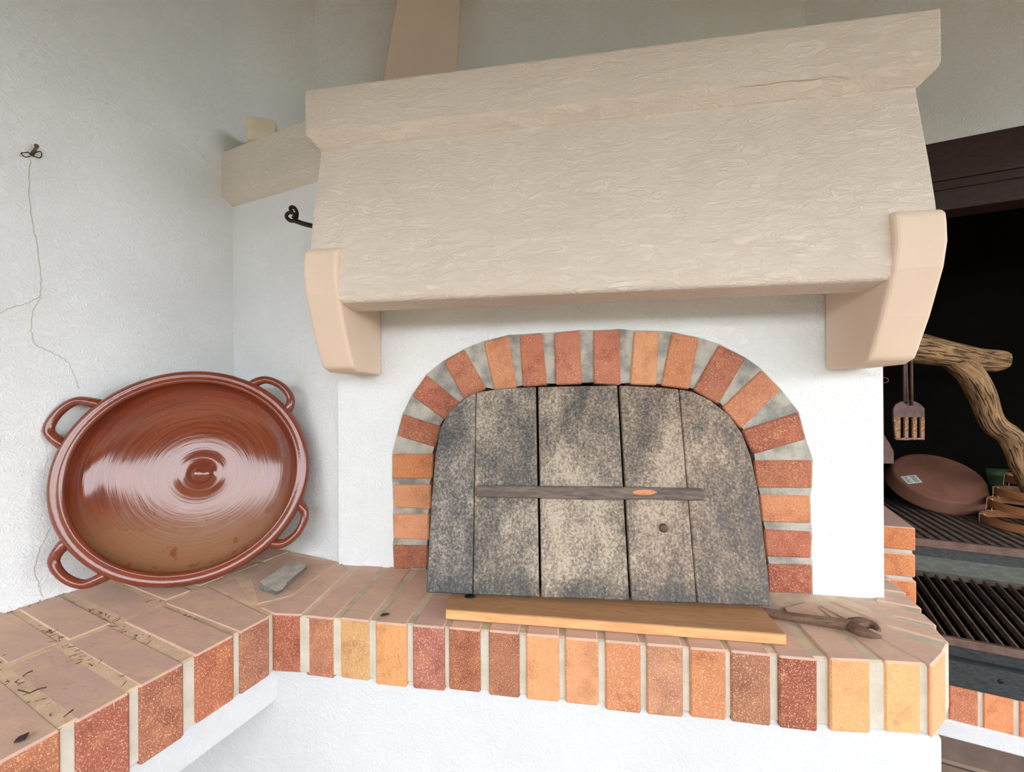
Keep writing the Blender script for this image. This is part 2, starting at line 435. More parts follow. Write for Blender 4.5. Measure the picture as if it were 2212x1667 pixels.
in2 = [Vector((xl2, YW, SH - .012))] + [Vector((p.x, YW, p.z)) for p in inner] + [Vector((xr2, YW, SH - .012))]
WX0, WX1, WTOP = -.585, .634, SH + 1.06
bm = bmesh.new()
# front face built as strips from the arch outline up to the wall border
def border(p):
    if p.x <= -.25 and p.z < SH + .36: return Vector((WX0, YW, p.z))
    if p.x >= .31 and p.z < SH + .36: return Vector((WX1, YW, p.z))
    return Vector((max(WX0, min(WX1, (p.x - .03) * 2.1 + .03)), YW, WTOP))
pts = out2; brd = [border(p) for p in pts]
# corners
fv = [bm.verts.new(p + Vector((0, .002, 0))) for p in pts]; bv = []
for i, p in enumerate(brd): bv.append(bm.verts.new(p))
for i in range(len(pts) - 1):
    a, b = brd[i], brd[i + 1]
    f = [fv[i], fv[i + 1], bv[i + 1]]
    if abs(a.x - WX0) < 1e-6 and a.z < WTOP - 1e-6 and b.z > WTOP - 1e-6: f += [bm.verts.new((WX0, YW, WTOP))]
    if abs(b.x - WX1) < 1e-6 and b.z < WTOP - 1e-6 and a.z > WTOP - 1e-6: f += [bm.verts.new((WX1, YW, WTOP))]
    f += [bv[i]]
    bm.faces.new(f)
bmesh.ops.remove_doubles(bm, verts=bm.verts[:], dist=1e-5)
# reveal of the arch hole and outer returns
r = bmesh.ops.extrude_edge_only(bm, edges=[e for e in bm.edges if e.is_boundary])
bmesh.ops.translate(bm, verts=[v for v in r['geom'] if isinstance(v, bmesh.types.BMVert)], vec=(0, .32, 0))
wf = struct('wall_front', bm, WHITE, origin=(0, YW, SH))
# solid side of the oven block facing the grill (sooty brick side wall)
pA, pB = Vector((WX1 - .05, YW + .01, 0)), wg(-.42, 0, 0)
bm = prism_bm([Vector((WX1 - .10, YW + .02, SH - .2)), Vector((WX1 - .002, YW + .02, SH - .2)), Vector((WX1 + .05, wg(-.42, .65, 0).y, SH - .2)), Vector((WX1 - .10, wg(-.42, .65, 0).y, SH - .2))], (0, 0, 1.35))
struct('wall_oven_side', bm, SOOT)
# dark chamber behind the door
bm = box_bm(-.40, .50, YW + .16, YW + .34, SH - .02, SH + .5); struct('wall_oven_chamber', bm, SOOT)
# lower white wall under hearth
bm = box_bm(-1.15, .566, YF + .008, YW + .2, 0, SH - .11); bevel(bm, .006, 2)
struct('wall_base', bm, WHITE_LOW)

# floor, terrace, ceiling
bm = box_bm(-3, 2.9, -1.7, 3.2, -.1, 0); floor = struct('floor', bm, TILEDARK)
bm = box_bm(-14, 14, -22, 3.4, -.22, -.12); struct('floor_terrace', bm, TERR)
bm = box_bm(-3, 2.72, EAVE_Y, 3.2, CEIL, CEIL + .12); struct('ceiling', bm, CEILWOOD)
bm = box_bm(-3, 2.72, EAVE_Y - .12, EAVE_Y, EAVE_LOW, CEIL + .12); struct('trim_3', bm, CEILWOOD)  # unseen eave beam, added low to keep the wall tops dim

# added, unseen: right eave limits sky light, green walls block the low sky
bm = box_bm(2.6, 2.72, EAVE_Y, 1.0, EAVE_LOW + .15, CEIL + .12); struct('trim_4', bm, CEILWOOD)
bm = box_bm(-8, 9, -8.3, -8, -.1, 2.3); struct('wall_sky_block', bm, SKYBLOCK)
bm = box_bm(9, 9.3, -8, 3, -.1, 1.3); struct('wall_sky_block_side', bm, SKYBLOCK)

# firebox of the grill wing
def wbox(a0, a1, b0, b1, z0, z1, bm=None):
    return prism_bm([wg(a0, b0, z0), wg(a1, b0, z0), wg(a1, b1, z0), wg(a0, b1, z0)], (0, 0, z1 - z0), bm)
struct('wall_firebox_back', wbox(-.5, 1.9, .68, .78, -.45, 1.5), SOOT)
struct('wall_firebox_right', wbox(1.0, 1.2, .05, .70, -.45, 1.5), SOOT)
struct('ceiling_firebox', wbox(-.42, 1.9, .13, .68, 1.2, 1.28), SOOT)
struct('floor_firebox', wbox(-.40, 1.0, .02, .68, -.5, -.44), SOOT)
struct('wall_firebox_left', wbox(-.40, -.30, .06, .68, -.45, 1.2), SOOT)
# wood store under the grill
struct('wall_store_back', wbox(-.6, 1.6, .47, .55, -SH, -.5), TILEDARK)
struct('trim_1', wbox(-.6, 1.6, .455, .47, -SH, -SH + .014), TILE)
for i in range(5):
    for j in range(3):
        a0, b0 = -.55 + i * .30, .44 - (j + 1) * .30
        bm = wbox(a0 + .004, a0 + .296, b0 + .004, b0 + .296, -SH, -SH + .008 + random.random() * .001); bevel(bm, .002)
        bm_obj('tile', bm, TILE, floor)

# cracks on the left wall: fine raised/sunk lines
def onL(px, py, off=.0): p = onP(px, py, CO, U); return p + U * off
CR = [[(66, 345), (63, 400), (68, 470), (80, 530), (87, 600), (86, 640), (72, 670), (67, 710), (75, 740), (105, 758), (142, 778), (157, 806), (172, 840)],
      [(86, 640), (60, 654), (25, 664), (0, 676)],
      [(108, 1140), (95, 1165), (84, 1190), (74, 1232), (82, 1260), (92, 1290)],
      [(135, 190), (190, 212), (240, 228), (300, 262), (370, 292), (430, 335), (455, 352)]]
for l in CR:
    pts = []
    for p in spline([onL(x, y) for x, y in l], 7): pts.append(p + Vector((0, random.uniform(-1, 1) * .0015, random.uniform(-1, 1) * .0015)))
    bm_obj('crack', tube_bm(pts, .0008 if l is not CR[3] else .0016, 5), CRACK if l is not CR[3] else WHITE, wall_left)

# chimney flue behind the hood: leaning beige shaft
fy = [(855, 0), (993, 0), (985, 150), (828, 165)]
FP = uwz(.2, -.045, 0); FN = (Vector((-(q2.y - FP.y), q2.x - FP.x, 0))).normalized()
fl = []
for x, y in [(864, -55), (996, -55), (977, 300), (805, 300)]: fl.append(onP(x, y, FP + FN * -.0, FN))
bm = prism_bm(fl, FN * .12); bevel(bm, .004)
flue = bm_obj('chimney_flue', bm, FLUE); tag(flue, 'beige leaning chimney shaft rising behind the hood', 'chimney')

# ================================================================== HOOD
HX0, HX1 = -.537, .595
hood = tag(empty('chimney_hood', ((HX0 + HX1) / 2, .9, SH + .62)), 'cream plaster oven hood with moulded crown and two bracket corbels', 'oven hood')
prof = [(.758, .620), (.763, .614), (.815, .606), (.822, .61), (.842, .66), (YW - .002, .70), (YW - .002, 1.06), (.80, 1.06), (.80, .957), (.790, .90), (.775, .82), (.762, .74), (.756, .68), (.755, .64)]
bm = prism_bm([(HX0, y, SH + z) for y, z in prof], (HX1 - HX0, 0, 0)); bevel(bm, .007, 3, .5)
bm_obj('hood_panel', bm, HOOD, hood, origin=(0, .8, SH + .8))
d = .022
cp = [((HX0, .80), (HX1, .80)), ]
bm = bmesh.new()
lv = []
for off, z in ((0, .955), (d, .978), (d, 1.072), (0.0, 1.078)):
    x0, x1, y0 = HX0 - off, HX1 + off, .80 - off
    lv.append([bm.verts.new(Vector(p)) for p in ((x0, YW + .02, SH + z), (x0, y0, SH + z), (x1, y0, SH + z), (x1, YW + .02, SH + z))])
for a, b in zip(lv, lv[1:]):
    for k in range(4): bm.faces.new((a[k], a[(k + 1) % 4], b[(k + 1) % 4], b[k]))
bm.faces.new(lv[0]); bm.faces.new(lv[-1][::-1])
bevel(bm, .004, 2, .4); bm_obj('crown_moulding', bm, HOOD, hood, origin=(0, .8, SH + .8))
ck = [onY(x, y, .80 - d - .0002) for x, y in [(1600, 186), (1650, 181), (1700, 173), (1740, 172), (1765, 168), (1800, 163), (1838, 166)]]
bm_obj('crack', tube_bm(spline(ck, 4), lerp_list([.0004, .0012, .0016, .0009, .0016, .0012, .0004], 4), 6), HOOD, hood)
cprof = [(.746, .700), (.745, .670), (.752, .63), (.778, .555), (.802, .50), (.810, .484), (.830, .476), (YW - .001, .474), (YW - .001, .70), (.80, .726), (.758, .727), (.748, .718)]
for x0, x1 in ((-.542, -.468), (.524, .600)):
    bm = prism_bm([(x0, y, SH + z) for y, z in cprof], (x1 - x0, 0, 0)); bevel(bm, .009, 3, .5)
    o = bm_obj('corbel', bm, CORBEL, hood, smooth=False)
    o['label'] = 'smooth cream bracket holding up the hood'

# ledge on the back wall
bm = bmesh.new(); lv = []
for off, z in ((.0, .985), (.032, 1.003), (.032, 1.131)):
    lv.append([bm.verts.new(p) for p in (uwz(-.004, -.03, z), uwz(-.004, off, z), uwz(.42, off, z), uwz(.42, -.03, z))])
for a, b in zip(lv, lv[1:]):
    for k in range(4): bm.faces.new((a[k], a[(k + 1) % 4], b[(k + 1) % 4], b[k]))
bm.faces.new(lv[0]); bm.faces.new(lv[-1][::-1]); bevel(bm, .003, 2, .4)
struct('trim_2', bm, LEDGE)
# pale block standing on the ledge
kc = onP(572, 290, CO + W * -.004, W); kc.z = SH + 1.131
bm = box_bm(-.036, .036, -.036, .036, 0, .062); bevel(bm, .003, 2)
xf(bm, Matrix.Translation(kc) @ Matrix.Rotation(math.radians(24), 4, 'Z'))
tag(bm_obj('stone_block', bm, BLOCK), 'small pale stone block standing on the plaster ledge by the corner', 'block')

# ================================================================== BRICKS
TOPD = .116
def brick(poly_px, parent, c, depth=TOPD, z=0.0, jit=.0012, out=False):
    """hearth brick: top outline given as pixels on the hearth plane or as points"""
    pts = [Vector(p) if len(p) == 3 else onZ(p[0], p[1], z) for p in poly_px]
    dz = random.uniform(-.0012, .0012)
    pts = [p + Vector((random.uniform(-jit, jit), random.uniform(-jit, jit), dz)) for p in pts]
    bm = prism_bm(pts, (0, 0, -depth - random.uniform(-.003, .003)))
    bevel(bm, .0028, 1)
    for f in bm.faces: f.material_index = 1 if f.normal.z > .25 else 0
    cc = tuple(max(0, min(255, v * k + random.uniform(-6, 6))) for v, k in zip(c, (1.05, 1.2, 1.24)))
    return bm_obj('brick', bm, [BF, BT], parent, col(*cc))

hearth = tag(empty('brick_hearth', (0, .82, SH - .11)), 'brick hearth shelf below the arched oven door, bricks set on edge', 'hearth')
FB = [(593, 648), (659, 720), (734, 797), (812, 879), (890, 959), (968, 1036), (1055, 1121), (1137, 1208), (1220, 1293), (1308, 1384), (1397, 1477), (1490, 1567), (1581, 1663), (1683, 1767)]
FC = [(146, 76, 58), (160, 86, 62), (186, 130, 84), (196, 118, 76), (148, 84, 68), (148, 76, 56), (146, 80, 64), (200, 120, 78), (196, 118, 80), (186, 104, 68), (176, 104, 82), (182, 104, 70), (146, 80, 62), (134, 68, 50)]
for i, ((a, b), c) in enumerate(zip(FB, FC)):
    xa, xb = onY(a, 1400, YF).x, onY(b, 1400, YF).x
    if i == 0: P = [(592, 1326), (649, 1329), (757, 1231), (738, 1215), (634, 1290), (563, 1312)]
    else:
        sk = (xa + xb) * .012
        P = [(xa, YF, SH), (xb, YF, SH), (xb + sk, YW + .012, SH), (xa + sk, YW + .012, SH)]
        if xb > .36: P[2] = (xb - .012, YW + .0, SH)
    brick(P, hearth, c, TOPD + i * .0002)
FAN = [([(1793, 1424), (1881, 1428), (1741, 1300), (1690, 1312)], (198, 126, 82)), ([(1913, 1428), (1990, 1432), (1975, 1419), (1757, 1303)], (200, 138, 88)),
       ([(2012, 1438), (2044, 1406), (1905, 1353), (1800, 1312), (1765, 1304), (1900, 1377), (1984, 1421)], (206, 128, 86)),
       ([(2051, 1388), (2031, 1367), (1925, 1334), (1840, 1308), (1790, 1297), (1915, 1350)], (190, 130, 100)),
       ([(2024, 1350), (1997, 1325), (1900, 1304), (1800, 1283), (1930, 1328)], (180, 112, 88)),
       ([(1992, 1314), (1964, 1290), (1895, 1277), (1890, 1296)], (170, 110, 92)),
       ([(1959, 1281), (1930, 1258), (1890, 1250), (1890, 1270)], (170, 110, 92)),
       ([(1926, 1252), (1903, 1233), (1885, 1230), (1885, 1246)], (170, 110, 92))]
for P, c in FAN: brick(P, hearth, c, jit=.0006)
# mortar bed: body a little lower and further back than the bricks
mp = [onZ(563, 1316), onZ(592, 1328) + Vector((0, .006, 0))] + [Vector((x, YF + .005, SH)) for x in (-.3, 0, .3)] + [onZ(*p) for p in ((1990, 1430), (2010, 1434), (2043, 1400), (2049, 1386), (2021, 1352), (1990, 1318), (1958, 1286), (1926, 1258), (1900, 1236))] + [Vector((.60, YW + .1, SH)), Vector((-.60, YW + .06, SH)), onZ(738, 1214), onZ(634, 1292)]
bm = prism_bm([Vector((p.x, p.y, SH - .0022)) for p in mp], (0, 0, -.110)); bevel(bm, .003, 1)
for f in bm.faces: f.material_index = 1 if f.normal.z > .25 else 0
bm_obj('mortar', bm, [MORT_SIDE, MORT_TOP], hearth)

counter = tag(empty('brick_counter', uwz(.25, .6, -.11)), 'brick topped counter running along the left wall under the brown dish', 'counter')
BW, PITCH = .059, .0725
OC = [(150, 84, 64), (152, 84, 60), (152, 82, 58), (146, 76, 56), (164, 92, 66)] + [(150, 80, 60)] * 9
w0 = .300
edges = [(.2405, .299), (.3085, .370), (.3865, .4425), (.4535, .5105), (.5245, .583)] + [(.597 + k * .0722, .656 + k * .0722) for k in range(8)]
mids = [.248, .256, .252, .246, .25] + [.25] * 8
for i, (a, b) in enumerate(edges):
    m_ = mids[i]
    tp = [uwz(.5, a, 0), uwz(.5, b, 0), uwz(m_ + .006, b - .004, 0), uwz(m_ + .006, a - .006, 0)]
    if i == 0: tp[3] = uwz(m_ + .006, .216, 0); tp[0] = uwz(.5, .2425, 0)
    brick(tp, counter, OC[i], jit=.0008)
    lo_ = a - .012 if i else .24
    tp = [uwz(m_ - .006, b - .01, 0), uwz(m_ - .006, lo_, 0), uwz(.004, lo_ - .008, 0), uwz(.004, b - .016, 0)]
    brick(tp, counter, (178, 128, 92) if i in (1, 2) else (168, 112, 92), jit=.001)
# corner pieces towards the back wall
brick([(556, 1304), (537, 1249), (622, 1197), (640, 1200), (731, 1214), (630, 1286)], counter, (176, 112, 88), jit=.0006)
brick([(549, 1304), (451, 1266), (508, 1247)], counter, (170, 112, 94), jit=.0006)
for a0, a1, b0, b1 in ((.006, .115, .16, .218), (.127, .236, .168, .222), (.006, .115, .09, .148), (.127, .243, .09, .152), (.006, .115, .02, .078), (.127, .244, .006, .078)):
    brick([uwz(a1, b1, 0), uwz(a1, b0, 0), uwz(a0, b0, 0), uwz(a0, b1, 0)], counter, (168, 112, 90), jit=.001)
mpl = [uwz(.4955, .238, 0), uwz(.4955, 1.2, 0), uwz(0, 1.2, 0), uwz(0, 0, 0), uwz(.435, 0.0, 0), uwz(.48, .16, 0)]
bm = prism_bm([p - Vector((0, 0, .0012)) for p in mpl], (0, 0, -.113)); bevel(bm, .003)
for f in bm.faces: f.material_index = 1 if f.normal.z > .25 else 0
bm_obj('mortar', bm, [MORT_SIDE, MORT_LEFT], counter)
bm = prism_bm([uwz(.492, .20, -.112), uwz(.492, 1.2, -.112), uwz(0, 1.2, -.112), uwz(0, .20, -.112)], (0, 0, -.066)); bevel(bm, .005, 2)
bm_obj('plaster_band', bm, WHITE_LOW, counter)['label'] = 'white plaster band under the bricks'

arch = tag(empty('brick_arch', (.03, YW, SH)), 'arch of orange bricks and grey mortar framing the oven door', 'arch')
for q, c in zip(arch_q, ARCH_COL):
    q = [p + Vector((random.uniform(-.0008, .0008), random.uniform(-.0015, .0015), random.uniform(-.0008, .0008))) for p in q]
    bm = prism_bm(q, (0, .11, 0)); bevel(bm, .0028, 1)
    bm_obj('brick', bm, BF, arch, col(*(min(255, v * k) for v, k in zip(c, (1.05, 1.18, 1.24)))))
bm = bmesh.new()
o_ = [bm.verts.new(p + Vector((0, -.001, 0)) + (p - Vector((.03, YW, SH + .15))) * .006) for p in out2]; i_ = [bm.verts.new(p + Vector((0, -.001, 0)) + (p - Vector((.03, YW, SH + .15))) * .012) for p in in2]
for k in range(len(out2) - 1): bm.faces.new((o_[k], o_[k + 1], i_[k + 1], i_[k]))
r = bmesh.ops.extrude_face_region(bm, geom=bm.faces[:]); bmesh.ops.translate(bm, verts=[v for v in r['geom'] if isinstance(v, bmesh.types.BMVert)], vec=(0, .1, 0))
bm_obj('mortar', bm, MORT_ARCH, arch)

# ================================================================== DOOR, BOARD
ZB = .021
ZD = ZB + .0075
d1, d2, d3 = onZ(920, 1280, ZD), onZ(1667, 1310, ZD), Vector((.03, .912, SH + .44))
DN = (d2 - d1).cross(d3 - d1).normalized()
if DN.y > 0: DN = -DN
def onD(px, py, off=0.): return onP(px, py, d1 + DN * off, DN)
door = tag(empty('oven_door', (d1 + d2) / 2), 'arched scorched wooden oven door of five planks leaning in the brick arch', 'door')
seams = [((1028, 848), (1021, 1284)), ((1160, 836), (1167, 1290)), ((1336, 832), (1362, 1299)), ((1467, 840), (1507, 1305))]
OUT = [(920, 1280), (926, 1180), (933, 1070), (940, 985), (950, 925), (970, 888), (1000, 862), (1028, 847), (1080, 839), (1160, 835), (1250, 833), (1336, 832), (1410, 835), (1467, 840),
       (1495, 845), (1535, 864), (1575, 896), (1603, 935), (1622, 985), (1638, 1060), (1650, 1160), (1659, 1240), (1667, 1310)]
def seam_x(s, y): (xa, ya), (xb, yb) = s; return xa + (xb - xa) * (y - ya) / (yb - ya)
TH_D = .022
tops = [OUT[:8], OUT[7:10], OUT[9:12], OUT[11:14], OUT[13:]]
gaps = [0, .7, 2.4, 2.6, .9, 0]
tones = [(.90, .93, .98, 1), (.94, .94, .92, 1), (1, .96, .92, 1), (.98, .9, .85, 1), (.98, .89, .83, 1)]
def bot(x): return 1280 + (x - 920) * 30 / 747
for i, tp in enumerate(tops):
    pts = [list(p) for p in tp]
    if i > 0: pts[0][0] += gaps[i]
    if i < 4: pts[-1][0] -= gaps[i + 1]
    if i < 4: xb = seam_x(seams[i], 1300) - gaps[i + 1]; pts.append([xb, bot(xb)])
    if i > 0: xb = seam_x(seams[i - 1], 1300) + gaps[i]; pts.append([xb, bot(xb)])
    P = [onD(x, y) for x, y in pts]
    bm = prism_bm(P, -DN * TH_D); bevel(bm, .0022, 1, .3)
    bm_obj('plank', bm, DOOR, door, tones[i], origin=d1)
# dark batten behind joining the planks
bt = [onD(960, 1000, -TH_D - .001), onD(1600, 1000, -TH_D - .001), onD(1610, 1060, -TH_D - .001), onD(955, 1060, -TH_D - .001)]
bm_obj('rear_batten', prism_bm(bt, -DN * .012), BARW, door)
bt = [onD(960, 930, -TH_D - .0005), onD(1580, 930, -TH_D - .0005), onD(1640, 1270, -TH_D - .0005), onD(950, 1270, -TH_D - .0005)]
bm_obj('gap_shade_sheet', prism_bm(bt, -DN * .0006), SOOT, door)  # added thin black sheet giving the plank gaps their dark shade
hb = [(1028, 1048), (1150, 1049), (1300, 1050), (1420, 1052), (1515, 1054), (1523, 1058), (1523, 1078), (1514, 1081), (1400, 1078), (1280, 1079), (1150, 1075), (1028, 1073)]
BO = .018
HBP = [onD(x, y, BO) for x, y in hb]
bm = prism_bm(HBP, -DN * (BO - .0005)); bevel(bm, .003, 2, .4)
hbar = bm_obj('handle_bar', bm, BARW, door); hbar['label'] = 'flat horizontal wooden bar across the planks'
chp = [onD(1366 + 27 + 27 * math.cos(t), 1063 + 6 * math.sin(t) * (1 if math.cos(t) < .6 else .7), BO + .0006) for t in [k * math.pi / 6 for k in range(12)]]
bm_obj('split_mark', prism_bm(chp, -DN * .001), CHIP, hbar)['label'] = 'pale chipped patch on the bar'
nc = onD(1433, 1140, 0); up_d = (onD(1433, 1100, 0) - nc).normalized(); sd_ = up_d.cross(DN)
bm = lathe_bm([(0, .009), (.005, .0086), (.0085, .006), (.0088, .0), (0, 0)], 16); xf(bm, frame(nc, sd_, up_d, DN)); bm_obj('nail_head', bm, RUST, door, smooth=True)

bx = (onZ(1699, 1369, ZB) - onZ(958, 1315, ZB)).normalized(); by = Vector((-bx.y, bx.x, 0))
b0 = onZ(958, 1315, ZB); BL = (onZ(1699, 1369, ZB) - b0).length
bp = [(0.004, 0), (BL, 0), (BL, .115), (.006, .115), (-.003, .062), (0, .03)]
board = tag(empty('wooden_board', b0 + bx * BL / 2 - Vector((0, 0, ZB))), 'light oak board lying on the bricks under the oven door', 'board')
pts = [Vector((0, 0, SH + .0015)) + Vector((b0.x, b0.y, 0)) + bx * x + by * y for x, y in bp]
bm = prism_bm(pts, (0, 0, ZB - .0022)); bevel(bm, .0015, 1)
for f in bm.faces: f.material_index = 0 if abs(f.normal.z) > .7 else 1
o = bm_obj('plank', bm, [OAK, OAK_CUT], board)
kn = onZ(1015, 1289, ZB)
bm = lathe_bm([(0, .004), (.006, .0035), (.008, .0016), (.0085, 0), (0, 0)], 14); xf(bm, Matrix.Translation(kn) @ Matrix.Diagonal((1.3, .7, 1, 1))); bm_obj('bolt_head', bm, DARKHOLE, board, smooth=True)

# wooden stick with a split crook end, right of the board
sp = [onZ(x, y, .009) for x, y in [(1640, 1319), (1700, 1331), (1770, 1341), (1830, 1349), (1852, 1352)]]
stick = tag(empty('forked_stick', sp[2] - Vector((0, 0, .009))), 'weathered wooden stick with a forked end on the bricks right of the oak board', 'stick')
bm_obj('shaft', tube_bm(spline(sp, 4), lerp_list([.0085, .0085, .009, .0105, .012], 4), 8), OLDWOOD, stick)
for l, r in (([(1844, 1348), (1866, 1345), (1886, 1350), (1900, 1362)], [.013, .012, .009, .003]), ([(1842, 1354), (1860, 1363), (1880, 1370), (1904, 1375)], [.013, .012, .009, .003])):
    bm_obj('prong', tube_bm(spline([onZ(x, y, .0095) for x, y in l], 4), lerp_list(r, 4), 8, flat=.75), OLDWOOD, stick)

# grey stone
def st(x, y): return (560 + x / 15.16, 1190 + y / 15.16)
topz = .019
tp = [onZ(*st(x, y), topz) for x, y in [(10, 985), (300, 830), (690, 560), (1090, 335), (1250, 345), (1400, 385), (1560, 495), (1360, 650), (1180, 790), (900, 1040), (880, 1110), (760, 1250), (600, 1330), (540, 1290), (140, 1130)]]
bt = [onZ(*st(x, y), .001) for x, y in [(0, 1240), (290, 1010), (690, 790), (1090, 540), (1280, 470), (1430, 500), (1570, 550), (1370, 760), (1200, 900), (930, 1130), (880, 1170), (740, 1310), (610, 1400), (525, 1445), (120, 1330)]]
bm = bmesh.new(); ta = [bm.verts.new(p + Vector((0, 0, random.uniform(-.0015, .001)))) for p in tp]; ba = [bm.verts.new(p) for p in bt]; n = len(ta)
ma = [bm.verts.new((a.co * .5 + b.co * .5) + Vector((random.uniform(-.002, .002), random.uniform(-.002, .002), random.uniform(-.002, .002)))) for a, b in zip(ta, ba)]
bm.faces.new(ta); bm.faces.new(ba[::-1])
for k in range(n):
    k2 = (k + 1) % n
    for A, B in ((ta, ma), (ma, ba)): f = bm.faces.new((A[k], B[k], B[k2], A[k2])); f.material_index = 1
tag(bm_obj('stone', bm, [STONE, STONE_D]), 'flat broken grey stone lying on the bricks beside the brown dish', 'stone')

# ================================================================== GLAZED PAN
pc = Vector((-.860, .794, SH + .249)); paz, pel = math.radians(-58.85), math.radians(10.73); PS = .2421 / .2482
pn = Vector((math.cos(pel) * math.cos(paz), math.cos(pel) * math.sin(paz), math.sin(pel)))
px_ = Vector((0, 0, 1)).cross(pn).normalized(); py_ = pn.cross(px_)
PM = frame(pc, px_, py_, pn) @ Matrix.Scale(PS, 4)
pan = tag(empty('clay_dish', pc - py_ * .242 - pn * .01), 'huge brown glazed clay dish with four loop handles leaning in the corner', 'dish')
inner_p = [(0, -.062), (.008, -.0628), (.015, -.0655), (.022, -.0705), (.028, -.0765), (.034, -.0790), (.040, -.0785), (.048, -.080), (.058, -.0815), (.075, -.0815), (.10, -.079), (.125, -.0745), (.15, -.068), (.175, -.060), (.195, -.051), (.208, -.042), (.216, -.030), (.219, -.018), (.2185, -.008)]
outer_p = [(.2215, -.008), (.236, -.03), (.232, -.045), (.215, -.068), (.19, -.085), (.15, -.095), (.08, -.099), (0, -.10)]
def put(name, bm, m):
    me = bpy.data.meshes.new(name); bmesh.ops.recalc_face_normals(bm, faces=bm.faces[:]); bm.to_mesh(me); bm.free()
    o = link(name, me, m, None, smooth=True); o.matrix_world = PM; o.parent = pan; o.matrix_parent_inverse = Matrix.Translation(-pan.location); return o
put('bowl', lathe_bm(inner_p + outer_p, 128), PAN_IN)
rimp = [(.2175, -.010), (.2178, -.004), (.220, -.0005), (.2235, .001), (.227, -.0005), (.230, -.0015), (.234, -.0008), (.238, .0002), (.2425, -.0015), (.2465, -.006), (.2482, -.012), (.2475, -.020), (.244, -.026), (.237, -.0275), (.226, -.025)]
put('rim', lathe_bm(rimp, 128, closed=True), PAN_RIM)
for ang, dz, rr in ((148.8, -.014, .288), (-137, -.014, .284), (49.5, -.014, .278), (-35, -.014, .276)):
    a0 = math.radians(ang); da = math.radians(10.5)
    P = [Vector((r * math.cos(a0 + s * da), r * math.sin(a0 + s * da), dz + z)) for r, s, z in ((.236, -1.2, -.008), (.252, -1.1, -.002), (rr - .007, -.72, 0), (rr, 0, 0), (rr - .007, .72, 0), (.252, 1.1, -.002), (.236, 1.2, -.008))]
    put('handle', tube_bm(spline(P, 5), lerp_list([.014, .0115, .0095, .009, .0095, .0115, .014], 5), 12), PAN_RIM)

# ================================================================== WALL HOOKS
hk = atD(672, 492, .80); hb_ = onP(675, 488, Vector((0, .86, 0)), Vector((0, 1, 0)))
e1 = onY(628, 478, .86)
dirx = (hb_ - e1)
P = [hb_ + dirx * .35, hb_, onY(650, 482, .86), onY(634, 477, .86), onY(622, 473, .86), onY(618, 467, .858), onY(622, 460, .855), onY(630, 457, .852), onY(637, 462, .85)]
hook = tag(empty('iron_hook', hb_), 'curled dark iron hook sticking out beside the hood on the left', 'hook')
Q = [hb_ + dirx * .6, hb_, onY(655, 483, .86), onY(638, 477, .86)]
bm_obj('rod', tube_bm(spline(Q, 4), .0055, 10), IRON, hook, smooth=True)
L1 = [onY(x, y, yy) for x, y, yy in ((638, 477, .86), (627, 476, .86), (619, 469, .859), (621, 461, .857), (629, 459, .854), (636, 463, .852), (632, 471, .85))]
L2 = [onY(x, y, yy) for x, y, yy in ((638, 476, .86), (641, 467, .861), (641, 457, .862), (636, 449, .862), (630, 447, .861), (627, 451, .860), (631, 456, .858))]
bm_obj('curl', tube_bm(spline(L1, 5), lerp_list([.005, .0045, .0042, .004, .004, .0034, .003], 5), 8), IRON, hook, smooth=True)
bm_obj('curl', tube_bm(spline(L2, 5), lerp_list([.0045, .004, .004, .0042, .0042, .004, .0035], 5), 8), IRON, hook, smooth=True)

wh = onL(72, 333, .0)
whk = tag(empty('wall_plug', wh), 'grey plug and loose wire loop stuck on the left wall', 'wall plug')
z_ = lambda x, y, o: onP(20 + x / 16.667, 290 + y / 16.667, CO + U * o, U)
bm_obj('plug', tube_bm([z_(800, 760, 0), z_(870, 640, .006), z_(950, 520, .010), z_(985, 410, .013)], [.0035, .003, .0024, .003], 8), RUST, whk, smooth=True)
bm_obj('plug_cap', xf(lathe_bm([(0, .0035), (.0028, .003), (.0036, 0), (.0028, -.003), (0, -.0035)], 12), Matrix.Translation(z_(985, 420, .013))), RUST, whk, smooth=True)
bm_obj('wire', tube_bm(spline([z_(750, 790, .002), z_(640, 815, .004), z_(540, 800, .006), z_(440, 710, .008), z_(450, 665, .008), z_(570, 660, .006), z_(680, 645, .004), z_(740, 690, .002)], 5), .0009, 6), IRON, whk)
bm_obj('wire', tube_bm(spline([z_(770, 740, .002), z_(900, 680, .008), z_(1060, 620, .010), z_(1140, 640, .010), z_(1170, 760, .009), z_(1100, 850, .007), z_(960, 810, .004), z_(850, 760, .002)], 5), .0009, 6), IRON, whk)

# ================================================================== GRILL WING
lint = tag(empty('wooden_lintel', wg(.3, .03, 1.03)), 'dark stained wooden lintel over the grill opening', 'lintel')
bm = wbox(-.42, 1.9, -.004, .12, 1.030, 1.142); bevel(bm, .004, 2); bm_obj('beam', bm, DARKWOOD, lint)
bm = wbox(-.42, 1.9, .004, .10, 1.006, 1.031); bevel(bm, .002); bm_obj('moulding', bm, DARKWOOD, lint)
bm = wbox(-.42, 1.9, .010, .09, .948, 1.007); bevel(bm, .002); bm_obj('lower_board', bm, DARKWOOD, lint)

